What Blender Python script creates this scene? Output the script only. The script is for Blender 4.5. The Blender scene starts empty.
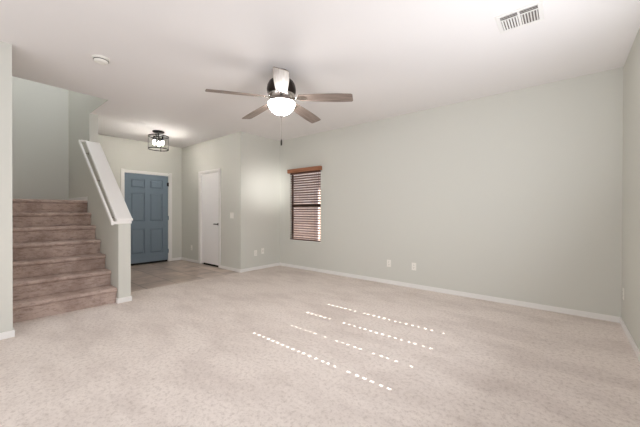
import bpy, bmesh, math, random
from mathutils import Vector, Matrix, Euler

random.seed(7)
S = bpy.context.scene
COL = S.collection
PI = math.pi

# ------------------------------------------------------------------ camera
cam_d = bpy.data.cameras.new('camera')
cam = bpy.data.objects.new('camera', cam_d)
COL.objects.link(cam)
cam_d.sensor_fit = 'HORIZONTAL'
cam_d.sensor_width = 36.0
cam_d.lens = 297.49 / 640 * 36.0
cam_d.clip_start = 0.02
YAW, PITCH, ROLL = -0.68741, -0.005548, 0.002798
_f = Vector((math.sin(YAW) * math.cos(PITCH), math.cos(YAW) * math.cos(PITCH), math.sin(PITCH)))
_r = Vector((math.cos(YAW), -math.sin(YAW), 0))
_u = _r.cross(_f)
_r2 = _r * math.cos(ROLL) + _u * math.sin(ROLL)
_u2 = _u * math.cos(ROLL) - _r * math.sin(ROLL)
cam.matrix_world = Matrix(((_r2.x, _u2.x, -_f.x, 0), (_r2.y, _u2.y, -_f.y, 0), (_r2.z, _u2.z, -_f.z, 1.1836), (0, 0, 0, 1)))
S.camera = cam

# ------------------------------------------------------------------ world, sun, area lights, exposure
S.view_settings.view_transform = 'Standard'
S.view_settings.look = 'None'
S.view_settings.gamma = 1.0
S.view_settings.use_curve_mapping = False
S.view_settings.exposure = 0.11
S.cycles.max_bounces = 14
S.cycles.diffuse_bounces = 8
S.cycles.transparent_max_bounces = 16
S.cycles.caustics_reflective = False
S.cycles.caustics_refractive = False
S.cycles.sample_clamp_indirect = 6.0

W = bpy.data.worlds.new('sky')
S.world = W
W.use_nodes = True
nt = W.node_tree
nt.nodes.clear()
sky = nt.nodes.new('ShaderNodeTexSky')
sky.sky_type = 'NISHITA'
sky.sun_disc = False
sky.sun_elevation = math.radians(34)
sky.sun_rotation = math.radians(90)
bg = nt.nodes.new('ShaderNodeBackground')
bg.inputs['Strength'].default_value = 0.6
wo = nt.nodes.new('ShaderNodeOutputWorld')
nt.links.new(sky.outputs[0], bg.inputs[0])
nt.links.new(bg.outputs[0], wo.inputs[0])


def light(name, kind, loc, direction, energy, color=(1, 1, 1), size=None, size_y=None):
    d = bpy.data.lights.new(name, kind)
    o = bpy.data.objects.new(name, d)
    COL.objects.link(o)
    o.location = loc
    o.rotation_euler = Vector(direction).to_track_quat('-Z', 'Y').to_euler()
    d.energy = energy
    d.color = color
    if kind == 'AREA':
        d.shape = 'RECTANGLE'
        d.size = size
        d.size_y = size_y
    return o


SUN_EL = math.radians(34)
sun = light('sun', 'SUN', (6, 2, 6), (-math.cos(SUN_EL), 0, -math.sin(SUN_EL)), 12.0, (1.0, 0.95, 0.88))
sun.data.angle = math.radians(0.1)
# area light added as daylight at an assumed opening in the right wall, beside and behind the camera
light('patio_side_fill', 'AREA', (0.66, -0.75, 1.1), (-1, 0.5, 0.1), 52.0, (0.96, 1.0, 1.06), 3.0, 2.0)
# area light added as daylight at an assumed opening in the rear wall
light('rear_fill', 'AREA', (-1.9, -2.55, 1.25), (0, 1, 0.1), 38.0, (0.98, 1.0, 1.05), 2.6, 1.5)
# spot added to make the soft bright patch on the narrow far wall
gl = light('jog_patch_spot', 'SPOT', (0.3, -1.2, 1.3), (-5.15, 5.35, 0.4), 1900.0, (1.0, 0.99, 0.97))
gl.data.spot_size = math.radians(9.5)
gl.data.spot_blend = 1.0
gl.data.shadow_soft_size = 0.25
# daylight thrown up and inwards by the tilted slats of the right-hand window blind
light('blind_daylight', 'AREA', (0.42, 2.3, 1.5), (-0.8, 0.08, 0.42), 40.0, (0.97, 1.0, 1.06), 1.1, 1.4)
# daylight from the upstairs hall falling down the stairwell
light('upstairs_daylight', 'AREA', (-6.0, 0.75, 5.0), (-0.15, 0.0, -1), 36.0, (0.97, 0.99, 1.08), 1.6, 0.8)

# ------------------------------------------------------------------ materials


def lin(c):
    return tuple(((x / 255) / 12.92 if x / 255 <= 0.04045 else ((x / 255 + 0.055) / 1.055) ** 2.4) for x in c) + (1.0,)


def mat(name, rgb, rough=0.6, metal=0.0, spec=0.3):
    m = bpy.data.materials.new(name)
    m.use_nodes = True
    b = m.node_tree.nodes['Principled BSDF']
    b.inputs['Base Color'].default_value = lin(rgb)
    b.inputs['Roughness'].default_value = rough
    b.inputs['Metallic'].default_value = metal
    b.inputs['Specular IOR Level'].default_value = spec
    return m


def N(m, t, **kw):
    n = m.node_tree.nodes.new(t)
    for k, v in kw.items():
        if k.startswith('i_'):
            n.inputs[k[2:].replace('_', ' ')].default_value = v
        else:
            setattr(n, k, v)
    return n


def L(m, a, b):
    m.node_tree.links.new(a, b)


def B(m):
    return m.node_tree.nodes['Principled BSDF']


def add_noise_bump(m, scale, strength, dist=0.002, detail=3):
    tc = N(m, 'ShaderNodeTexCoord')
    n = N(m, 'ShaderNodeTexNoise')
    n.inputs['Scale'].default_value = scale
    n.inputs['Detail'].default_value = detail
    b = N(m, 'ShaderNodeBump')
    b.inputs['Strength'].default_value = strength
    b.inputs['Distance'].default_value = dist
    L(m, tc.outputs['Object'], n.inputs['Vector'])
    L(m, n.outputs['Fac'], b.inputs['Height'])
    L(m, b.outputs['Normal'], B(m).inputs['Normal'])
    return tc, n, b


def mix_rgb(m, fac, c1, c2):
    n = N(m, 'ShaderNodeMix', data_type='RGBA')
    if fac is not None:
        L(m, fac, n.inputs[0])
    for c, i in ((c1, 6), (c2, 7)):
        if isinstance(c, tuple):
            n.inputs[i].default_value = c
        else:
            L(m, c, n.inputs[i])
    return n


M_wall = mat('wall_paint', (208.5, 208, 200.5), 0.75, spec=0.15)
add_noise_bump(M_wall, 90, 0.25, 0.0012)
M_ceil = mat('ceiling_paint', (236, 233, 232), 0.85, spec=0.1)
add_noise_bump(M_ceil, 70, 0.3, 0.0012)
M_trim = mat('white_trim_paint', (234, 232, 229), 0.45, spec=0.35)
add_noise_bump(M_trim, 40, 0.05, 0.0005)
M_white_door = mat('white_door_paint', (252, 250, 250), 0.45, spec=0.35)
M_plastic = mat('white_plastic', (236, 233, 226), 0.4, spec=0.4)
M_dark_slot = mat('dark_slot', (52, 46, 42), 0.7)
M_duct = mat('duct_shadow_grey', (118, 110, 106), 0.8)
M_blue = mat('blue_door_paint', (116, 131, 144), 0.4, spec=0.35)
add_noise_bump(M_blue, 60, 0.06, 0.0005)
M_black = mat('black_metal', (32, 29, 28), 0.4, metal=0.6)
M_bronze = mat('dark_bronze', (50, 42, 38), 0.35, metal=0.7)
M_nickel = mat('brushed_nickel', (196, 190, 186), 0.18, metal=1.0)
M_frame = mat('window_bronze_frame', (66, 54, 48), 0.5, metal=0.2)
M_under_door = mat('under_door_black', (30, 26, 24), 0.8)  # dark strips under the doors, gap shade put into the colour


def carpet(name, c1, c2, c3, grain=1.0, stretch=1.0):
    m = mat(name, c1, 0.95, spec=0.05)
    tc = N(m, 'ShaderNodeTexCoord')
    big = N(m, 'ShaderNodeTexNoise')
    big.inputs['Scale'].default_value = 1.7
    big.inputs['Detail'].default_value = 5
    big.inputs['Roughness'].default_value = 0.62
    mp = N(m, 'ShaderNodeMapping')
    mp.inputs['Rotation'].default_value = (0, 0, 0.5)
    mp.inputs['Scale'].default_value = (0.8, 1.7, 1)
    L(m, tc.outputs['Object'], mp.inputs['Vector'])
    L(m, mp.outputs[0], big.inputs['Vector'])
    rp = N(m, 'ShaderNodeValToRGB')
    rp.color_ramp.elements[0].position = 0.38
    rp.color_ramp.elements[0].color = lin(c2)
    rp.color_ramp.elements[1].position = 0.56
    rp.color_ramp.elements[1].color = lin(c1)
    L(m, big.outputs['Fac'], rp.inputs[0])
    fine = N(m, 'ShaderNodeTexNoise')
    fine.inputs['Scale'].default_value = 36
    fine.inputs['Detail'].default_value = 6
    fine.inputs['Roughness'].default_value = 0.82
    fm = N(m, 'ShaderNodeMapping')
    fm.inputs['Scale'].default_value = (1, stretch, 1)
    L(m, tc.outputs['Object'], fm.inputs['Vector'])
    L(m, fm.outputs[0], fine.inputs['Vector'])
    rf = N(m, 'ShaderNodeValToRGB')
    rf.color_ramp.elements[0].position = 0.34
    rf.color_ramp.elements[0].color = (1, 1, 1, 1)
    rf.color_ramp.elements[1].position = 0.52
    rf.color_ramp.elements[1].color = (0, 0, 0, 1)
    L(m, fine.outputs['Fac'], rf.inputs[0])
    mm = N(m, 'ShaderNodeMath', operation='MULTIPLY')
    mm.inputs[1].default_value = 0.55 * grain
    L(m, rf.outputs[0], mm.inputs[0])
    mx = mix_rgb(m, mm.outputs[0], rp.outputs[0], lin(c3))
    L(m, mx.outputs[2], B(m).inputs['Base Color'])
    vor = N(m, 'ShaderNodeTexNoise')
    vor.inputs['Scale'].default_value = 160
    vor.inputs['Detail'].default_value = 3
    L(m, tc.outputs['Object'], vor.inputs['Vector'])
    ad = N(m, 'ShaderNodeMath', operation='ADD')
    L(m, vor.outputs['Fac'], ad.inputs[0])
    L(m, fine.outputs['Fac'], ad.inputs[1])
    b = N(m, 'ShaderNodeBump')
    b.inputs['Strength'].default_value = 0.5
    b.inputs['Distance'].default_value = 0.006
    L(m, ad.outputs[0], b.inputs['Height'])
    L(m, b.outputs['Normal'], B(m).inputs['Normal'])
    return m


M_carpet = carpet('beige_carpet', (233, 223, 216), (219, 208, 201), (170, 154, 144))
M_stair_carpet = carpet('brown_stair_carpet', (194, 174, 164), (166, 146, 136), (120, 99, 89), 1.25, 0.3)  # darker, browner tones with grain stretched across the steps


def tile_mat():
    m = mat('foyer_tile', (150, 128, 112), 0.28, spec=0.5)
    tc = N(m, 'ShaderNodeTexCoord')
    br = N(m, 'ShaderNodeTexBrick')
    br.offset = 0.5
    br.inputs['Scale'].default_value = 1.0
    br.inputs['Brick Width'].default_value = 0.46
    br.inputs['Row Height'].default_value = 0.46
    br.inputs['Mortar Size'].default_value = 0.008
    br.inputs['Mortar Smooth'].default_value = 0.2
    br.inputs['Color1'].default_value = lin((206, 190, 178))
    br.inputs['Color2'].default_value = lin((192, 176, 165))
    br.inputs['Mortar'].default_value = lin((140, 126, 116))
    L(m, tc.outputs['Object'], br.inputs['Vector'])
    nz = N(m, 'ShaderNodeTexNoise')
    nz.inputs['Scale'].default_value = 3.5
    nz.inputs['Detail'].default_value = 6
    L(m, tc.outputs['Object'], nz.inputs['Vector'])
    rp = N(m, 'ShaderNodeValToRGB')
    rp.color_ramp.elements[0].position = 0.35
    rp.color_ramp.elements[0].color = (0.75, 0.73, 0.72, 1)
    rp.color_ramp.elements[1].position = 0.65
    rp.color_ramp.elements[1].color = (1.12, 1.1, 1.08, 1)
    L(m, nz.outputs['Fac'], rp.inputs[0])
    mu = N(m, 'ShaderNodeMix', data_type='RGBA', blend_type='MULTIPLY')
    mu.inputs[0].default_value = 1.0
    L(m, br.outputs['Color'], mu.inputs[6])
    L(m, rp.outputs[0], mu.inputs[7])
    L(m, mu.outputs[2], B(m).inputs['Base Color'])
    b = N(m, 'ShaderNodeBump', invert=True)
    b.inputs['Strength'].default_value = 0.4
    b.inputs['Distance'].default_value = 0.003
    L(m, br.outputs['Fac'], b.inputs['Height'])
    L(m, b.outputs['Normal'], B(m).inputs['Normal'])
    return m


M_tile = tile_mat()


def wood_mat(name, c1, c2, scale=(4, 60, 60), rough=0.5):
    m = mat(name, c1, rough, spec=0.3)
    tc = N(m, 'ShaderNodeTexCoord')
    mp = N(m, 'ShaderNodeMapping')
    mp.inputs['Scale'].default_value = scale
    nz = N(m, 'ShaderNodeTexNoise')
    nz.inputs['Scale'].default_value = 1.0
    nz.inputs['Detail'].default_value = 6
    nz.inputs['Roughness'].default_value = 0.65
    rp = N(m, 'ShaderNodeValToRGB')
    rp.color_ramp.elements[0].position = 0.33
    rp.color_ramp.elements[0].color = lin(c2)
    rp.color_ramp.elements[1].position = 0.62
    rp.color_ramp.elements[1].color = lin(c1)
    L(m, tc.outputs['Object'], mp.inputs['Vector'])
    L(m, mp.outputs[0], nz.inputs['Vector'])
    L(m, nz.outputs['Fac'], rp.inputs[0])
    L(m, rp.outputs[0], B(m).inputs['Base Color'])
    return m


M_blade = wood_mat('weathered_wood_blade', (150, 136, 127), (108, 94, 86))
M_valance = wood_mat('valance_wood', (172, 118, 88), (136, 88, 62))
M_slat = wood_mat('blind_slat_wood', (108, 78, 64), (78, 54, 44))


def emit_mat(name, rgb, strength):
    m = mat(name, (245, 240, 232), 0.35, spec=0.4)
    b = B(m)
    b.inputs['Emission Color'].default_value = lin(rgb)
    b.inputs['Emission Strength'].default_value = strength
    return m


M_bowl = emit_mat('lit_frosted_bowl', (255, 252, 248), 38.0)
M_bulb = emit_mat('lit_bulb', (255, 250, 243), 200.0)


def clear_glass(name, tint=(0.96, 0.97, 0.97, 1), refl=1.45):
    m = bpy.data.materials.new(name)
    m.use_nodes = True
    t = m.node_tree
    t.nodes.clear()
    o = t.nodes.new('ShaderNodeOutputMaterial')
    mx = t.nodes.new('ShaderNodeMixShader')
    fr = t.nodes.new('ShaderNodeFresnel')
    fr.inputs['IOR'].default_value = refl
    tr = t.nodes.new('ShaderNodeBsdfTransparent')
    tr.inputs[0].default_value = tint
    gl = t.nodes.new('ShaderNodeBsdfGlossy')
    gl.inputs['Roughness'].default_value = 0.03
    geo = t.nodes.new('ShaderNodeNewGeometry')
    inv = t.nodes.new('ShaderNodeMath')
    inv.operation = 'SUBTRACT'
    inv.inputs[0].default_value = 1.0
    mul = t.nodes.new('ShaderNodeMath')
    mul.operation = 'MULTIPLY'
    t.links.new(geo.outputs['Backfacing'], inv.inputs[1])
    t.links.new(fr.outputs[0], mul.inputs[0])
    t.links.new(inv.outputs[0], mul.inputs[1])
    t.links.new(mul.outputs[0], mx.inputs[0])
    t.links.new(tr.outputs[0], mx.inputs[1])
    t.links.new(gl.outputs[0], mx.inputs[2])
    t.links.new(mx.outputs[0], o.inputs[0])
    return m


M_glass = clear_glass('window_glass')
M_shade = clear_glass('clear_lamp_glass', (0.95, 0.95, 0.94, 1), 1.12)


def block_mat():
    m = mat('tan_block_wall', (206, 182, 166), 0.9, spec=0.1)
    tc = N(m, 'ShaderNodeTexCoord')
    mp = N(m, 'ShaderNodeMapping')
    mp.inputs['Rotation'].default_value = (PI / 2, 0, 0)
    br = N(m, 'ShaderNodeTexBrick')
    br.inputs['Scale'].default_value = 1.0
    br.inputs['Brick Width'].default_value = 0.4
    br.inputs['Row Height'].default_value = 0.2
    br.inputs['Mortar Size'].default_value = 0.008
    br.inputs['Color1'].default_value = lin((212, 184, 166))
    br.inputs['Color2'].default_value = lin((196, 168, 150))
    br.inputs['Mortar'].default_value = lin((172, 150, 136))
    L(m, tc.outputs['Object'], mp.inputs['Vector'])
    L(m, mp.outputs[0], br.inputs['Vector'])
    L(m, br.outputs['Color'], B(m).inputs['Base Color'])
    return m


M_block = block_mat()
M_gravel = mat('tan_gravel', (176, 150, 130), 0.95, spec=0.05)
add_noise_bump(M_gravel, 60, 0.8, 0.02)
M_pale_tan = mat('pale_tan_paint', (212, 190, 178), 0.8)  # for the added overhead blockers and the pale strip outside

# ------------------------------------------------------------------ mesh helpers


class MB:
    def __init__(self):
        self.bm = bmesh.new()

    def box(self, a, b, bev=0.0, seg=2, mx=None):
        lo = [min(a[i], b[i]) for i in range(3)]
        hi = [max(a[i], b[i]) for i in range(3)]
        bm = bmesh.new()
        r = bmesh.ops.create_cube(bm, size=1.0)
        for v in r['verts']:
            v.co = Vector([lo[i] if v.co[i] < 0 else hi[i] for i in range(3)])
        if bev > 0:
            bmesh.ops.bevel(bm, geom=bm.edges[:], offset=bev, segments=seg, affect='EDGES', profile=0.5)
        if mx:
            bmesh.ops.transform(bm, matrix=mx, verts=bm.verts)
        self._merge(bm)
        return self

    def prism(self, pts, vec, bev=0.0, seg=2):
        """polygon pts (3d, planar) extruded by vec"""
        bm = bmesh.new()
        vs = [bm.verts.new(Vector(p)) for p in pts]
        f = bm.faces.new(vs)
        e = bmesh.ops.extrude_face_region(bm, geom=[f])
        bmesh.ops.translate(bm, vec=Vector(vec), verts=[g for g in e['geom'] if isinstance(g, bmesh.types.BMVert)])
        bmesh.ops.recalc_face_normals(bm, faces=bm.faces)
        if bev > 0:
            bmesh.ops.bevel(bm, geom=bm.edges[:], offset=bev, segments=seg, affect='EDGES', profile=0.5)
        self._merge(bm)
        return self

    def lathe(self, prof, c=(0, 0, 0), n=40, mx=None):
        bm = bmesh.new()
        rings = []
        for r, z in prof:
            if r < 1e-5:
                rings.append([bm.verts.new((c[0], c[1], c[2] + z))])
            else:
                rings.append([bm.verts.new((c[0] + r * math.cos(2 * PI * k / n), c[1] + r * math.sin(2 * PI * k / n), c[2] + z)) for k in range(n)])
        for A, Bq in zip(rings, rings[1:]):
            for k in range(n):
                k2 = (k + 1) % n
                if len(A) == 1 and len(Bq) == 1:
                    continue
                if len(A) == 1:
                    bm.faces.new((A[0], Bq[k], Bq[k2]))
                elif len(Bq) == 1:
                    bm.faces.new((A[k], Bq[0], A[k2]))
                else:
                    bm.faces.new((A[k], Bq[k], Bq[k2], A[k2]))
        bmesh.ops.recalc_face_normals(bm, faces=bm.faces)
        if mx:
            bmesh.ops.transform(bm, matrix=mx, verts=bm.verts)
        self._merge(bm)
        return self

    def tube(self, pts, r, n=10, closed=False):
        bm = bmesh.new()
        pts = [Vector(p) for p in pts]
        rings = []
        m = len(pts)
        up = Vector((0, 0, 1))
        for i, p in enumerate(pts):
            if closed:
                d = pts[(i + 1) % m] - pts[i - 1]
            else:
                d = pts[min(i + 1, m - 1)] - pts[max(i - 1, 0)]
            d.normalize()
            a = d.cross(up)
            if a.length < 1e-3:
                a = d.cross(Vector((1, 0, 0)))
            a.normalize()
            b = d.cross(a)
            rings.append([bm.verts.new(p + a * r * math.cos(2 * PI * k / n) + b * r * math.sin(2 * PI * k / n)) for k in range(n)])
        rng = range(m) if closed else range(m - 1)
        for i in rng:
            A, Bq = rings[i], rings[(i + 1) % m]
            for k in range(n):
                bm.faces.new((A[k], A[(k + 1) % n], Bq[(k + 1) % n], Bq[k]))
        if not closed:
            bm.faces.new(rings[0])
            bm.faces.new(rings[-1])
        bmesh.ops.recalc_face_normals(bm, faces=bm.faces)
        self._merge(bm)
        return self

    def _merge(self, bm):
        me = bpy.data.meshes.new('tmp')
        bm.to_mesh(me)
        bm.free()
        self.bm.from_mesh(me)
        bpy.data.meshes.remove(me)

    def build(self, name, material, parent=None, smooth=False, loc=None, rot=None):
        me = bpy.data.meshes.new(name)
        self.bm.to_mesh(me)
        self.bm.free()
        me.materials.append(material)
        if smooth:
            for p in me.polygons:
                p.use_smooth = True
            try:
                me.set_sharp_from_angle(angle=math.radians(40))
            except Exception:
                pass
        o = bpy.data.objects.new(name, me)
        COL.objects.link(o)
        if parent:
            o.parent = parent
        if loc:
            o.location = loc
        if rot:
            o.rotation_euler = rot
        return o


def empty(name, loc=(0, 0, 0), rot=(0, 0, 0)):
    o = bpy.data.objects.new(name, None)
    COL.objects.link(o)
    o.location = loc
    o.rotation_euler = rot
    o.empty_display_size = 0.1
    return o


def tag(o, label, cat, group=None):
    o['label'] = label
    o['category'] = cat
    if group:
        o['group'] = group
    return o


def struct(o, label=None):
    o['kind'] = 'structure'
    if label:
        o['label'] = label
    return o


# ------------------------------------------------------------------ room dimensions (metres)
H = 2.74
XR = 0.48       # right wall face
YL = 4.514      # long far wall face
XJ = -4.853     # jog wall face
YW = 3.487      # closet-door wall face
XD = -7.256     # entry-door wall face
XL = -4.0       # left wall face
YS = 0.326      # stair left wall face
YB = -2.4       # rear wall face
T = 0.12
YH0, YH1 = 1.31, 1.45   # half wall faces
XOPEN = -4.935  # ceiling opening edge
XT = -4.907     # carpet / tile line
TOP = 5.1

# ------------------------------------------------------------------ floors, ceilings
struct(MB().box((XT, YB - T, -0.1), (XR + T, YL + T, 0)).build('floor', M_carpet))
struct(MB().box((XD - T, YH1 - 0.1, -0.1), (XT, YW + T, -0.004)).build('floor_foyer', M_tile))
m = MB()
m.box((XOPEN, YB - T, H), (XR + T, YL + T, H + 0.02))
m.box((XD - T, 1.343, H), (XOPEN, YW + T, H + 0.02))
struct(m.build('ceiling', M_ceil))
struct(MB().box((XD - T, YS - T, TOP), (XOPEN + T, YH1, TOP + 0.05)).build('ceiling_stairwell', M_ceil))

# ------------------------------------------------------------------ walls
# far long wall with window opening
WX0, WX1, WZ0, WZ1 = -4.54, -3.69, 0.58, 2.03
WT = 0.095
m = MB()
m.box((XJ - T, YL, 0), (WX0, YL + WT, H))
m.box((WX1, YL, 0), (XR + T, YL + WT, H))
m.box((WX0, YL, 0), (WX1, YL + WT, WZ0))
m.box((WX0, YL, WZ1), (WX1, YL + WT, H))
struct(m.build('wall_far', M_wall))
# jog wall and closet wall
struct(MB().box((XJ - T, YW, 0), (XJ, YL, H)).build('wall_jog', M_wall))
CX0, CX1, CZ = -6.365, -5.610, 2.035      # closet door opening
m = MB()
m.box((XD, YW, 0), (CX0, YW + T, H))
m.box((CX1, YW, 0), (XJ - T, YW + T, H))
m.box((CX0, YW, CZ), (CX1, YW + T, H))
struct(m.build('wall_closet', M_wall))
# entry wall
DY0, DY1, DZ = 2.253, 3.178, 2.025
m = MB()
m.box((XD - T, YS - T, 0), (XD, DY0, H))
m.box((XD - T, DY1, 0), (XD, YW + T, H))
m.box((XD - T, DY0, DZ), (XD, DY1, H))
m.box((XD - T, YS - T, H), (XD, YH1, TOP))
struct(m.build('wall_entry', M_wall))
# left wall, ending at the stair
struct(MB().box((XL - T, YB - T, 0), (XL, YS, H)).build('wall_left', M_wall))
m = MB()
m.box((XD, YS - T, 0), (XL - T, YS, H))
m.box((XD, YS - T, H + 0.02), (XOPEN, YS, TOP))
struct(m.build('wall_stair_left', M_wall))
struct(MB().box((XOPEN, YS - T, H + 0.02), (XOPEN + T, YH1, TOP)).build('wall_stair_front', M_wall))
# full-height wall beside the upper stair, carried on above the ceiling
XP = -5.855
m = MB()
m.box((XD, 1.335, 0), (XP, YH1, H - 0.0))
m.box((XD, 1.335, H), (XOPEN, 1.343, TOP))
m.box((XD, 1.343, H + 0.02), (XOPEN, YH1, TOP))
struct(m.build('wall_stair_right', M_wall))
# half wall with sloping top
XN = -4.425
CAP0, CAP1 = 1.058, 2.245    # underside of cap at newel end and at the post
m = MB()
m.prism([(XN, YH0, 0), (XN, YH0, CAP0), (XN - 0.03, YH0, CAP0), (XP, YH0, CAP1), (XP, YH0, 0)], (0, YH1 - YH0, 0))
hw = struct(m.build('wall_half', M_wall))
# sloped cap board
sl = (CAP1 - CAP0) / (XN - 0.03 - XP)
m = MB()
y0, y1 = 1.285, 1.472
th = 0.045
pts = [(XN + 0.022, y0, CAP0), (XN + 0.022, y0, CAP0 + 0.03), (XN - 0.02, y0, CAP0 + th), (XP + 0.001, y0, CAP1 + th + 0.01), (XP + 0.001, y0, CAP1), (XN - 0.03, y0, CAP0)]
m.prism(pts, (0, y1 - y0, 0), 0.004, 1)
m.prism([(XN + 0.010, y0 + 0.012, CAP0 - 0.035), (XN + 0.010, y0 + 0.012, CAP0), (XN - 0.03, y0 + 0.012, CAP0), (XN - 0.03, y0 + 0.012, CAP0 - 0.035)], (0, y1 - y0 - 0.024, 0), 0.003, 1)
struct(m.build('trim_1', M_trim))
# rear wall with wide opening added for light, right wall with added patio opening and blind window
m = MB()
m.box((XL, YB - T, 0), (-3.2, YB, H))
m.box((-0.6, YB - T, 0), (XR + T, YB, H))
m.box((-3.2, YB - T, 0), (-0.6, YB, 0.5))
m.box((-3.2, YB - T, 2.05), (-0.6, YB, H))
struct(m.build('wall_rear', M_wall))
PY0, PY1 = -2.25, 0.75
VY0, VY1, VZ0, VZ1 = 1.62, 3.22, 0.86, 2.04
m = MB()
m.box((XR, YB, 0), (XR + T, PY0, H))
m.box((XR, PY0, 2.1), (XR + T, PY1, H))
m.box((XR, PY1, 0), (XR + T, VY0, H))
m.box((XR, VY0, 0), (XR + T, VY1, VZ0))
m.box((XR, VY0, VZ1), (XR + T, VY1, H))
m.box((XR, VY1, 0), (XR + T, YL, H))
struct(m.build('wall_right', M_wall))

# ------------------------------------------------------------------ baseboards
BH, BT = 0.064, 0.014
RISE = 0.1935


def base(name, segs):
    m = MB()
    for a, b in segs:
        m.box((a[0], a[1], 0), (b[0], b[1], BH), 0.004, 2)
    return struct(m.build(name, M_trim))


base('baseboard_far', [((XJ, YL - BT), (XR, YL))])
base('baseboard_jog', [((XJ, YW - BT), (XJ + BT, YL - BT))])
base('baseboard_closet', [((XD, YW - BT), (-6.43, YW)), ((-5.545, YW - BT), (XJ, YW))])
base('baseboard_entry', [((XD, DY1 + 0.075), (XD + BT, YW - BT)), ((XD, YH1), (XD + BT, DY0 - 0.065))])
base('baseboard_right', [((XR - BT, PY1), (XR, YL - BT))])
base('baseboard_left', [((XL, YB), (XL + BT, YS + BT)), ((XL - 0.10, YS), (XL, YS + BT))])
base('baseboard_half', [((XN, YH0 - BT), (XN + BT, YH1 + BT)), ((XD, YH1), (XN, YH1 + BT)), ((XN - 0.055, YH0 - BT), (XN, YH0))])

struct(MB().box((XD, 1.335 - BT, RISE * 7 - 0.002), (-5.925, 1.335, RISE * 7 + BH), 0.004).build('baseboard_landing', M_trim))

# ------------------------------------------------------------------ staircase
st = empty('staircase', (-4.5, 0.8, 0))
tag(st, 'carpeted staircase of seven brown steps climbing behind the sloped half wall', 'stairs')
RUN = 0.2335
X0 = -4.492
for k in range(7):
    zt = RISE * (k + 1)
    xr = X0 - RUN * k
    xb = xr - RUN - 0.02 if k < 6 else XD + 0.004
    m = MB()
    # profile in XZ: rounded nosing overhang
    pr = [(xr, zt - RISE), (xr + 0.002, zt - 0.055)]
    for q in range(7):
        a = -PI / 2 + q * PI / 6
        pr.append((xr + 0.008 + 0.022 * math.cos(a), zt - 0.026 + 0.026 * math.sin(a)))
    pr.append((xb, zt))
    pr.append((xb, zt - RISE))
    pts = [(x - (-4.5), YS + 0.003 - 0.8, z) for x, z in pr]
    yr = YH0 if k < 6 else 1.335
    m.prism(pts, (0, yr - YS - 0.006, 0))
    m.build('step' if k < 6 else 'landing', M_stair_carpet, st, smooth=True)

# ------------------------------------------------------------------ handrail on the stair side of the half wall
hr = empty('handrail', (XN, 1.25, 1.04))
tag(hr, 'white painted handrail sloping along the stair side of the half wall', 'handrail')


def hl(x, y, z):
    return (x - XN, y - 1.25, z - 1.04)


ra = Vector((XN + 0.012, 0, 1.005))
rb = Vector((-6.02, 0, 2.285))
hgt = 0.048
rail_y0, rail_y1 = 1.228, 1.256
m = MB()
m.prism([hl(ra.x, rail_y0, ra.z), hl(ra.x, rail_y0, ra.z + hgt), hl(rb.x, rail_y0, rb.z + hgt), hl(rb.x, rail_y0, rb.z)], (0, rail_y1 - rail_y0, 0), 0.006, 2)
m.build('rail', M_trim, hr)
m = MB()
m.box(hl(ra.x - 0.035, rail_y1 - 0.004, ra.z + 0.012), hl(ra.x, YH0, ra.z + 0.048), 0.004)
m.build('return_block', M_trim, hr)
m = MB()
m.box(hl(rb.x, rail_y1 - 0.004, rb.z + 0.008), hl(rb.x + 0.04, 1.335, rb.z + 0.044), 0.004)
m.build('return_block', M_trim, hr)
for tpos in (0.09, 0.5, 0.86):
    c = ra.lerp(rb, tpos)
    wy = YH0 if c.x > XP else 1.335
    m = MB()
    m.tube([hl(c.x, wy, c.z - 0.015), hl(c.x, wy - 0.03, c.z - 0.018), hl(c.x, (rail_y0 + rail_y1) / 2, c.z + 0.004)], 0.006)
    m.lathe([(0, 0), (0.024, 0), (0.024, 0.005), (0, 0.007)], mx=Matrix.Translation(Vector(hl(c.x, wy, c.z - 0.015))) @ Matrix.Rotation(PI / 2, 4, 'X'))
    b_ = m.build('bracket', M_nickel, hr, smooth=True)
    b_['label'] = 'metal bracket'

# ------------------------------------------------------------------ entry door
d1 = empty('door_1', (XD, (DY0 + DY1) / 2, 0))
struct(d1, 'blue six-panel entry door with white casing')


def door_casing(name, parent, w_axis, o0, o1, top, face, wid, thick, sign):
    pass


TW = 0.066
m = MB()
oy = (DY0 + DY1) / 2
for a, b in (((DY0 - TW, 0), (DY0, DZ + TW)), ((DY1, 0), (DY1 + TW + 0.008, DZ + TW)), ((DY0 - TW, DZ), (DY1 + TW + 0.008, DZ + TW - 0.012))):
    m.box((0, a[0] - oy, a[1]), (0.018, b[0] - oy, b[1]), 0.004)
m.build('casing', M_trim, d1)
m = MB()
m.box((-T, DY0 - oy, 0), (0, DY0 - oy + 0.008, DZ))
m.box((-T, DY1 - oy - 0.008, 0), (0, DY1 - oy, DZ))
m.box((-T, DY0 - oy, DZ - 0.008), (0, DY1 - oy, DZ))
m.build('jamb', M_trim, d1)
# leaf
LY0, LY1 = DY0 + 0.01 - oy, DY1 - 0.01 - oy
LZ0, LZ1 = 0.042, DZ - 0.012
lw = LY1 - LY0
xf = -0.012
m = MB()
m.box((xf - 0.042, LY0, LZ0), (xf - 0.018, LY1, LZ1))
sw, mid = 0.118, 0.105
pw = (lw - 2 * sw - mid) / 2
zs = [(0.235, 0.80), (0.955, 1.60), (1.70, 1.90)]
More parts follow.
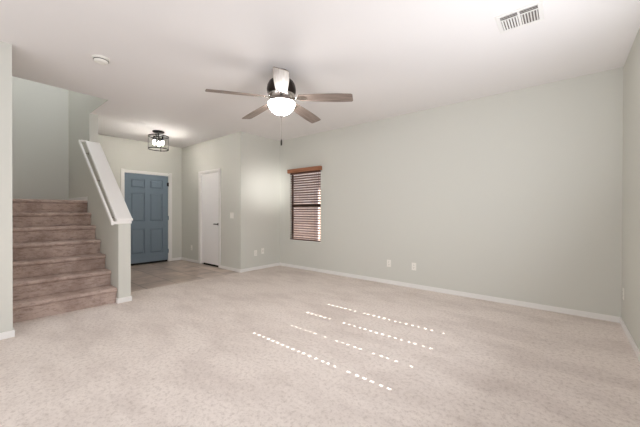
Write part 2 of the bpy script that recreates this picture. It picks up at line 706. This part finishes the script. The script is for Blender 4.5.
# stiles and rails
for a, b in ((LY0, LY0 + sw), (LY0 + sw + pw, LY0 + sw + pw + mid), (LY1 - sw, LY1)):
    m.box((xf - 0.018, a, LZ0), (xf, b, LZ1))
zr = [LZ0] + [v for z in zs for v in z] + [LZ1]
for i in range(0, len(zr), 2):
    for ya in (LY0 + sw, LY0 + sw + pw + mid):
        m.box((xf - 0.018, ya, zr[i]), (xf, ya + pw, zr[i + 1]))
leaf = m.build('door_leaf', M_blue, d1)
for z0, z1 in zs:
    for ya in (LY0 + sw, LY0 + sw + pw + mid):
        # raised panel: sloped field
        bm = MB()
        g = 0.012
        o0 = (ya + g, z0 + g, ya + pw - g, z1 - g)
        s = 0.026
        i0 = (o0[0] + s, o0[1] + s, o0[2] - s, o0[3] - s)
        P = lambda r, x: [(x, r[0], r[1]), (x, r[2], r[1]), (x, r[2], r[3]), (x, r[0], r[3])]
        va = [bm.bm.verts.new(p) for p in P(o0, xf - 0.018)]
        vb = [bm.bm.verts.new(p) for p in P(i0, xf - 0.002)]
        bm.bm.faces.new(vb)
        for k in range(4):
            bm.bm.faces.new((va[k], va[(k + 1) % 4], vb[(k + 1) % 4], vb[k]))
        bmesh.ops.recalc_face_normals(bm.bm, faces=bm.bm.faces)
        bm.build('door_panel', M_blue, leaf)
for z in (0.25, 1.03, 1.82):
    m = MB()
    m.tube([(0.004, LY1 + 0.004, z - 0.045), (0.004, LY1 + 0.004, z + 0.045)], 0.008)
    m.box((xf, LY1 - 0.025, z - 0.042), (xf + 0.003, LY1 + 0.002, z + 0.042))
    h_ = m.build('hinge', M_black if z > 1.5 else M_blue, d1, smooth=True)
    if z > 1.5:
        h_['label'] = 'black hinge'
m = MB()
m.box((xf - 0.09, LY0, -0.012), (xf - 0.018, LY1, 0.045), 0.003)  # dark strip put in for the black gap under the leaf
m.build('door_gap_sweep', M_under_door, d1)['label'] = 'dark sweep standing for the black gap under the leaf'
m = MB()
for zc, r in ((0.93, 0.026), (1.08, 0.024)):
    m.lathe([(0, 0), (r, 0), (r, 0.008), (0.010, 0.014), (0.010, 0.035), (r, 0.045), (r * .9, 0.062), (0, 0.066)] if zc < 1 else [(0, 0), (r, 0), (r, 0.012), (0, 0.014)],
            mx=Matrix.Translation((xf, LY0 + 0.06, zc)) @ Matrix.Rotation(PI / 2, 4, 'Y'), n=24)
m.build('handle', M_black, d1, smooth=True)

# ------------------------------------------------------------------ closet door
d2 = empty('door_2', ((CX0 + CX1) / 2, YW, 0))
struct(d2, 'plain white closet door with dark lever')
ox = (CX0 + CX1) / 2
m = MB()
for a, b in (((CX0 - TW, 0), (CX0, CZ + 0.052)), ((CX1, 0), (CX1 + TW, CZ + 0.052)), ((CX0 - TW, CZ), (CX1 + TW, CZ + 0.052))):
    m.box((a[0] - ox, -0.016, a[1]), (b[0] - ox, 0, b[1]), 0.004)
m.build('casing', M_trim, d2)
m = MB()
m.box((CX0 - ox, 0, 0), (CX0 - ox + 0.01, T, CZ))
m.box((CX1 - ox - 0.01, 0, 0), (CX1 - ox, T, CZ))
m.box((CX0 - ox, 0, CZ - 0.01), (CX1 - ox, T, CZ))
m.build('jamb', M_trim, d2)
m = MB()
m.box((CX0 - ox + 0.013, 0.03, 0.035), (CX1 - ox - 0.013, 0.066, CZ - 0.014), 0.002)
m.build('door_leaf', M_white_door, d2)
m = MB()
hx, hz = CX1 - ox - 0.075, 0.915
m.lathe([(0, 0), (0.028, 0), (0.028, 0.007), (0.011, 0.010), (0.011, 0.045), (0, 0.045)], mx=Matrix.Translation((hx, 0.03, hz)) @ Matrix.Rotation(PI / 2, 4, 'X'), n=24)
m.tube([(hx + 0.008, -0.012, hz), (hx - 0.06, -0.014, hz), (hx - 0.115, -0.008, hz - 0.002)], 0.012, 12)
m.build('lever_handle', M_bronze, d2, smooth=True)['label'] = 'dark lever'
m = MB()
m.box((CX0 - ox + 0.01, 0.035, -0.003), (CX1 - ox - 0.01, 0.075, 0.001))  # dark strips painting the shaded gap under the closet leaf
m.box((CX0 - ox + 0.01, 0.072, 0.0), (CX1 - ox - 0.01, 0.078, 0.06))
m.build('gap_strip', M_under_door, d2)['label'] = 'dark strip standing for the shaded gap under the door'

# ------------------------------------------------------------------ window with frame and glass
w1 = empty('window_1', ((WX0 + WX1) / 2, YL + 0.072, WZ0))
struct(w1, 'tall narrow window behind the open wooden blind')
wx = (WX1 - WX0) / 2
wh = WZ1 - WZ0
m = MB()
fw_ = 0.03
m.box((-wx, -0.016, 0), (-wx + fw_, 0.016, wh), 0.003)
m.box((wx - fw_, -0.016, 0), (wx, 0.016, wh), 0.003)
m.box((-wx, -0.016, 0), (wx, 0.016, fw_), 0.003)
m.box((-wx, -0.016, wh - fw_), (wx, 0.016, wh), 0.003)
m.box((-wx, -0.018, 0.695), (wx, 0.018, 0.745), 0.003)
m.build('window_frame', M_frame, w1)
for z0, z1 in ((fw_, 0.70), (0.74, wh - fw_)):
    MB().box((-wx + fw_ - .004, -0.002, z0), (wx - fw_ + .004, 0.002, z1)).build('pane', M_glass, w1)
struct(MB().box((WX0, YL - 0.0, WZ0 - 0.0), (WX1, YL + 0.05, WZ0 + 0.012), 0.002).build('trim_2', M_trim))

# ------------------------------------------------------------------ wooden blind on the far window
bl = empty('window_blind', ((WX0 + WX1) / 2, YL, WZ0 + 0.015))
tag(bl, 'brown wooden venetian blind with lighter valance hanging over the narrow far window', 'blind')
m = MB()
vz0, vz1 = 1.402, 1.482
m.box((-wx - 0.012, -0.072, vz0), (wx + 0.035, -0.058, vz1), 0.004)
m.box((-wx - 0.012, -0.06, vz0), (-wx - 0.000, -0.0005, vz1), 0.003)
m.box((wx + 0.023, -0.06, vz0), (wx + 0.035, -0.0005, vz1), 0.003)
m.build('valance', M_valance, bl)['label'] = 'lighter wooden valance'
m = MB()
m.box((-wx + 0.004, 0.002, 1.375), (wx - 0.004, 0.048, 1.42), 0.002)
m.build('head_rail', M_slat, bl)
m = MB()
pitch = 0.0495
nsl = 27
for k in range(nsl):
    z = 0.045 + pitch * k
    mx = Matrix.Translation((0, 0.024, z)) @ Matrix.Rotation(math.radians(-23), 4, 'X')
    m.box((-wx + 0.006, -0.025, -0.0018), (wx - 0.006, 0.025, 0.0018), 0.0008, 1, mx)
m.build('slats', M_slat, bl)
MB().box((-wx + 0.004, -0.004, -0.002), (wx - 0.004, 0.05, 0.018), 0.004).build('bottom_rail', M_slat, bl)
for x in (-0.27, 0.27):
    m = MB()
    for y in (-0.002, 0.05):
        m.tube([(x, y, 0.01), (x, y, 1.39)], 0.0013, 6)
    m.build('ladder_cord', M_slat, bl)
m = MB()
m.tube([(wx - 0.05, -0.012, 1.4), (wx - 0.05, -0.014, 0.75)], 0.004, 8)
m.build('tilt_wand', M_slat, bl)

# ------------------------------------------------------------------ closed blind on the right-hand window (out of frame; its cord holes throw the dashes of sun)
b2 = empty('window_blind', (XR + 0.05, (VY0 + VY1) / 2, VZ0))
tag(b2, 'closed wooden blind in the right-hand wall window leaking dashes of sun onto the carpet', 'blind')
vy = (VY1 - VY0) / 2
yc = (VY0 + VY1) / 2
holes = [1.832 - yc, 2.205 - yc, 2.607 - yc, 3.012 - yc]
rnd = random.Random(11)
m = MB()
pit = 0.0435
zz = 0.0
nrow = int((VZ1 - VZ0) / pit) + 1
for k in range(nrow):
    z0, z1 = k * pit, min((k + 1) * pit, VZ1 - VZ0)
    if z1 - z0 < 0.02:
        continue
    ys = [-vy]
    spans = []
    zw = VZ0 + (z0 + z1) / 2
    for i, hy in enumerate(holes):
        if 0.955 < zw < 1.955 and (i != 1 or rnd.random() > 0.22) and rnd.random() > 0.09:
            w = (0.0105, 0.0105, 0.0125, 0.014)[i] * rnd.uniform(0.8, 1.1)
            w *= 0.88 + 0.5 * (zw - 0.96)
            if i == 1 and zw > 1.4:
                w *= 0.6
            hh = pit * rnd.uniform(0.30, 0.48)
            zo = rnd.uniform(0.1, 0.3) * pit
            spans.append((hy - w, hy + w, z0 + zo, min(z0 + zo + hh, z1 - 0.002)))
    y = -vy
    zc = (z0 + z1) / 2
    mx = Matrix.Translation((0, 0, zc)) @ Matrix.Rotation(math.radians(-8), 4, 'Y') @ Matrix.Translation((0, 0, -zc))
    for a, b, h0, h1 in spans:
        m.box((-0.0015, y, z0), (0.0015, a, z1), 0, 1, mx)
        m.box((-0.0015, a, z0), (0.0015, b, h0), 0, 1, mx)
        m.box((-0.0015, a, h1), (0.0015, b, z1), 0, 1, mx)
        y = b
    m.box((-0.0015, y, z0), (0.0015, vy, z1), 0, 1, mx)
m.build('slats', M_slat, b2)
MB().box((-0.03, -vy, VZ1 - VZ0 - 0.06), (-0.012, vy, VZ1 - VZ0 - 0.002), 0.003).build('valance', M_valance, b2)

# ------------------------------------------------------------------ ceiling fan
FC = (-2.435, 2.286)
fan = empty('ceiling_fan', (FC[0], FC[1], H))
tag(fan, 'five-blade ceiling fan with weathered wood blades and lit white bowl light', 'ceiling fan')
zf = lambda z: z - H
m = MB()
m.lathe([(0, 0), (0.075, 0), (0.075, -0.02), (0.06, -0.05), (0.045, -0.09), (0, -0.09)])
m.build('canopy', M_bronze, fan, smooth=True)
m = MB()
m.lathe([(0, zf(2.665)), (0.06, zf(2.662)), (0.10, zf(2.65)), (0.135, zf(2.62)), (0.155, zf(2.58)), (0.162, zf(2.535)), (0.158, zf(2.505)), (0.14, zf(2.488)), (0, zf(2.487))])
m.build('motor_housing', M_bronze, fan, smooth=True)
m = MB()
m.lathe([(0, zf(2.489)), (0.142, zf(2.489)), (0.148, zf(2.478)), (0.142, zf(2.45)), (0.12, zf(2.425)), (0.10, zf(2.415)), (0.10, zf(2.405)), (0.150, zf(2.402)), (0.150, zf(2.388)), (0, zf(2.388))])
m.build('light_collar', M_nickel, fan, smooth=True)
m = MB()
bp = [(0.147, zf(2.393)), (0.151, zf(2.385)), (0.149, zf(2.372)), (0.143, zf(2.352)), (0.133, zf(2.332)), (0.119, zf(2.312)), (0.101, zf(2.294)), (0.078, zf(2.277)), (0.05, zf(2.265)), (0.02, zf(2.2595)), (0, zf(2.259))]
m.lathe(bp, n=48)
m.build('light_bowl', M_bowl, fan, smooth=True)['label'] = 'lit frosted white bowl'
m = MB()
m.lathe([(0, zf(2.262)), (0.018, zf(2.258)), (0.02, zf(2.250)), (0.010, zf(2.245)), (0.008, zf(2.236)), (0, zf(2.232))], n=20)
m.build('finial', M_nickel, fan, smooth=True)
m = MB()
m.tube([(0, 0, zf(2.236)), (0, 0, zf(1.985))], 0.0022, 6)
pc = m.build('pull_chain', M_nickel, fan)
m = MB()
m.lathe([(0, zf(1.99)), (0.006, zf(1.985)), (0.0085, zf(1.95)), (0.0085, zf(1.925)), (0, zf(1.918))], n=14)
m.build('pull_fob', M_bronze, pc, smooth=True)['label'] = 'dark wooden pull'

BA = 2.38 + PI     # heading of the blade that points at the viewer (fit)
for k in range(5):
    a = BA - k * 2 * PI / 5
    # blade outline in local x (outwards), y (left)
    out = []
    r0, r1 = 0.205, 0.792
    w0, w1_, cr = 0.058, 0.077, 0.02
    side = []
    for q in range(13):
        t = q / 12
        x = r0 + (r1 - cr - r0) * t
        w = w0 + (w1_ - w0) * math.sin(min(1, t * 1.25) * PI / 2)
        if t > 0.8:
            w -= 0.006 * ((t - 0.8) / 0.2)
        side.append((x, w))
    we = side[-1][1]
    tip = [(r1 - cr + cr * math.sin(b), we - cr + cr * math.cos(b)) for b in (PI / 8, PI / 4, 3 * PI / 8, PI / 2)]
    root = [(r0 - 0.012, w0 - 0.02), (r0 - 0.018, 0.02)]
    up = list(reversed(root)) + side + tip
    poly = up + [(x, -y) for x, y in reversed(up)]
    m = MB()
    m.prism([(x, y, -0.0035) for x, y in poly], (0, 0, 0.007), 0.0015, 1)
    droop = math.atan2(0.04, 0.6)
    R4 = Matrix.Rotation(a, 4, 'Z') @ Matrix.Translation((0, 0, zf(2.448))) @ Matrix.Rotation(droop, 4, 'Y') @ Matrix.Rotation(math.radians(-12), 4, 'X')
    b_ = m.build('blade', M_blade, fan)
    b_.matrix_local = R4
    m = MB()
    m.prism([(0.10, -0.018, -0.008), (0.17, -0.014, -0.008), (0.20, -0.034, -0.008), (0.275, -0.03, -0.008), (0.295, 0, -0.008), (0.275, 0.03, -0.008), (0.20, 0.034, -0.008), (0.17, 0.014, -0.008), (0.10, 0.018, -0.008)], (0, 0, 0.0045), 0.001, 1)
    for sx, sy in ((0.225, 0.017), (0.225, -0.017), (0.268, 0)):
        m.lathe([(0, -0.0115), (0.005, -0.0105), (0.006, -0.008), (0, -0.007)], c=(sx, sy, 0), n=10)
    m.build('blade_iron', M_nickel, b_)['label'] = 'nickel blade bracket'

# ------------------------------------------------------------------ foyer ceiling light
LC = (-6.118, 2.487)
fl_ = empty('ceiling_light', (LC[0], LC[1], H))
tag(fl_, 'small lit ceiling light with dark ring cage hanging in the foyer before the blue door', 'ceiling light')
m = MB()
m.lathe([(0, 0), (0.105, 0), (0.105, -0.012), (0.09, -0.024), (0.02, -0.03), (0, -0.03)])
m.build('canopy', M_black, fl_, smooth=True)
m = MB()
m.tube([(0, 0, -0.02), (0, 0, -0.13)], 0.009, 12)
m.build('stem', M_black, fl_, smooth=True)
RR = 0.178


def ring(z, r, t, h):
    m = MB()
    m.lathe([(r, z - h / 2), (r, z + h / 2), (r - t, z + h / 2), (r - t, z - h / 2), (r, z - h / 2)], n=48)
    return m


for z in (-0.10, -0.345):
    ring(z, RR, 0.006, 0.016).build('ring', M_black, fl_, smooth=True)
m = MB()
for k in range(3):
    a = k * PI / 3 + 0.3
    m.tube([(RR * math.cos(a) * .98, RR * math.sin(a) * .98, -0.10), (-RR * math.cos(a) * .98, -RR * math.sin(a) * .98, -0.10)], 0.005, 8)
m.build('spoke', M_black, fl_)
for k in range(4):
    a = -0.69 + PI / 4 * 0.1 + k * PI / 2
    mx = Matrix.Rotation(a, 4, 'Z')
    m = MB()
    m.box((RR - 0.001, -0.006, -0.358), (RR + 0.004, 0.006, -0.085), 0.001, 1, mx)
    m.build('strap', M_black, fl_)
m = MB()
m.lathe([(RR - 0.014, -0.115), (RR - 0.014, -0.335)], n=48)
m.build('glass_shade', M_shade, fl_, smooth=True)['label'] = 'clear glass drum shade'
for k in range(3):
    a = 0.6 + k * 2 * PI / 3
    cx_, cy_ = 0.082 * math.cos(a), 0.082 * math.sin(a)
    m = MB()
    m.lathe([(0, -0.10), (0.014, -0.10), (0.016, -0.14), (0.026, -0.152), (0.043, -0.186), (0.041, -0.186), (0.024, -0.155), (0, -0.152)], c=(cx_, cy_, 0), n=20)
    so = m.build('socket', M_black, fl_, smooth=True)
    m = MB()
    m.lathe([(0, -0.158), (0.012, -0.16), (0.013, -0.18), (0.017, -0.205), (0.021, -0.232), (0.018, -0.252), (0.012, -0.266), (0, -0.27)], c=(cx_, cy_, 0), n=20)
    m.build('bulb', M_bulb, so, smooth=True)['label'] = 'lit bulb'

# ------------------------------------------------------------------ smoke detector
sd = empty('smoke_detector', (-3.657, 0.931, H))
tag(sd, 'round white smoke detector on the ceiling near the stair opening', 'smoke detector')
m = MB()
m.lathe([(0, 0), (0.075, 0), (0.075, -0.012), (0.068, -0.016), (0, -0.016)], n=36)
m.build('mounting_base', M_plastic, sd, smooth=True)
m = MB()
m.lathe([(0, -0.014), (0.064, -0.014), (0.062, -0.03), (0.052, -0.042), (0.03, -0.046), (0.028, -0.043), (0.02, -0.043), (0, -0.043)], n=36)
m.build('cover', M_plastic, sd, smooth=True)
m = MB()
m.lathe([(0.0655, -0.020), (0.0655, -0.026), (0.060, -0.026), (0.060, -0.020), (0.0655, -0.020)], n=36)
m.build('vent_slot', M_dark_slot, sd)

# ------------------------------------------------------------------ ceiling air register
VC = (-0.285, 2.86)
av = empty('air_vent', (VC[0], VC[1], H))
tag(av, 'white ceiling air register with curved louvres in the ceiling above the far right', 'air vent')
hw_, hd_ = 0.152, 0.140
m = MB()
bw = 0.03
m.box((-hw_, -hd_, -0.008), (hw_, -hd_ + bw, 0), 0.003)
m.box((-hw_, hd_ - bw, -0.008), (hw_, hd_, 0), 0.003)
m.box((-hw_, -hd_ + bw, -0.008), (-hw_ + bw, hd_ - bw, 0), 0.003)
m.box((hw_ - bw, -hd_ + bw, -0.008), (hw_, hd_ - bw, 0), 0.003)
m.box((-0.008, -hd_ + bw, -0.007), (0.008, hd_ - bw, 0), 0.002)
m.build('vent_frame', M_trim, av)
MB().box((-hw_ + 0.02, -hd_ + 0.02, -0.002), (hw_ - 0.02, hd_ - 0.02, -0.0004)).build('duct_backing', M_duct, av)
m = MB()
iy0, iy1 = -hd_ + bw, hd_ - bw
ysplit = iy0 + 0.055
for s in (-1, 1):
    x0, x1 = (-hw_ + bw, -0.008) if s < 0 else (0.008, hw_ - bw)
    n = 6
    for k in range(n):
        xx = x0 + (x1 - x0) * (k + 0.5) / n
        mx = Matrix.Translation((xx, 0, -0.006)) @ Matrix.Rotation(math.radians(35 * s), 4, 'Y')
        m.box((-0.0055, ysplit + 0.006, -0.0008), (0.0055, iy1, 0.0008), 0, 1, mx)
    for k in range(3):
        yy = iy0 + 0.055 * (k + 0.5) / 3
        mx = Matrix.Translation((0, yy, -0.006)) @ Matrix.Rotation(math.radians(35), 4, 'X')
        m.box((x0, -0.0062, -0.0008), (x1, 0.0062, 0.0008), 0, 1, mx)
    m.box((x0, ysplit - 0.001, -0.008), (x1, ysplit + 0.006, -0.001))
m.build('louvers', M_trim, av)

# ------------------------------------------------------------------ outlets and switch


def plate_thing(name, loc, rotz, label, cat, kind, group=None):
    """built facing -Y in local space, then turned"""
    t = empty(name, loc, (0, 0, rotz))
    tag(t, label, cat, group)
    w = 0.036 if kind != 'double_switch' else 0.059
    m = MB()
    m.box((-w, -0.006, -0.058), (w, 0, 0.058), 0.003)
    m.build('cover_plate', M_plastic, t)
    if kind == 'duplex':
        for z in (-0.02, 0.02):
            m = MB()
            m.box((-0.0165, -0.0085, z - 0.0145), (0.0165, -0.005, z + 0.0145), 0.003)
            s = m.build('receptacle', M_plastic, t)
            m = MB()
            for x in (-0.0065, 0.0065):
                m.box((x - 0.0014, -0.0088, z - 0.002), (x + 0.0014, -0.0083, z + 0.008))
            m.box((-0.0025, -0.0088, z - 0.0095), (0.0025, -0.0083, z - 0.0055))
            m.build('slots', M_dark_slot, s)
    elif kind == 'coax':
        m = MB()
        m.lathe([(0, 0), (0.009, 0), (0.009, 0.004), (0.005, 0.004), (0.005, 0.014), (0, 0.014)], mx=Matrix.Translation((0, -0.006, 0)) @ Matrix.Rotation(PI / 2, 4, 'X'), n=16)
        m.build('jack', M_nickel, t, smooth=True)
    else:
        for x in (-0.023, 0.023):
            m = MB()
            m.box((x - 0.0165, -0.0095, -0.033), (x + 0.0165, -0.005, 0.033), 0.003)
            m.build('rocker', M_plastic, t)
    return t


plate_thing('light_switch', (-5.144, YW, 1.106), 0, 'white double rocker light switch right of the plain white door', 'light switch', 'double_switch')
plate_thing('wall_outlet', (-6.76, YW, 0.333), 0, 'white duplex outlet low on the wall left of the plain white door', 'outlet', 'duplex')
plate_thing('wall_outlet', (XJ, 3.846, 0.342), PI / 2, 'white duplex outlet on the narrow lit wall, beside the cable jack', 'outlet', 'duplex')
plate_thing('cable_jack', (XJ, 4.03, 0.365), PI / 2, 'white wall plate with round cable jack on the narrow lit wall', 'cable jack', 'coax')
plate_thing('wall_outlet', (-2.23, YL, 0.338), 0, 'white duplex outlet on the long wall, the nearer one to the blind', 'outlet', 'duplex')
plate_thing('wall_outlet', (-1.806, YL, 0.335), 0, 'white duplex outlet on the long wall, the farther one from the blind', 'outlet', 'duplex')
plate_thing('wall_outlet', (XR, 4.36, 0.345), -PI / 2, 'white duplex outlet on the right-hand wall close to its far corner', 'outlet', 'duplex')

# ------------------------------------------------------------------ outside
struct(MB().box((-12, YL + WT + 0.01, -0.25), (4, 16, -0.15)).build('ground', M_gravel))
struct(MB().box((-14, 7.6, -0.15), (4, 7.75, 4.2)).build('wall_neighbour', M_block))
struct(MB().box((-6.30, 7.5, -0.15), (-6.225, 7.602, 1.95)).build('bright_strip', M_pale_tan))  # pale strip added outside to give a bright streak through the blind
struct(MB().box((-6.0, -7.0, 2.55), (XR + T, YB - T, 2.7)).build('sky_blocker_rear_top', M_pale_tan))  # unseen slab added to keep sky light off the rear opening
struct(MB().box((XR + T, -7.0, 2.55), (6.0, 1.25, 2.7)).build('sun_blocker_right_top', M_pale_tan))  # unseen slab added to keep the sun out of the patio opening
struct(MB().box((5.9, -7.0, -0.15), (6.0, 1.25, 2.55)).build('sky_blocker_right', M_block))  # unseen panel added to cut sky light from the right
struct(MB().box((-6.0, -7.1, -0.15), (6.0, -7.0, 2.55)).build('sky_blocker_rear', M_block))  # unseen panel added, closing the rear opening off from the sky
struct(MB().box((-6.1, -7.1, -0.15), (-6.0, YB - T, 2.55)).build('sky_blocker_rear_side', M_block))  # added side panel, unseen, blocking sky at the rear
struct(MB().box((XR + T, 1.15, -0.15), (6.0, 1.25, 2.55)).build('sky_blocker_right_side', M_block))  # added side panel, unseen, blocking sky beside the patio opening
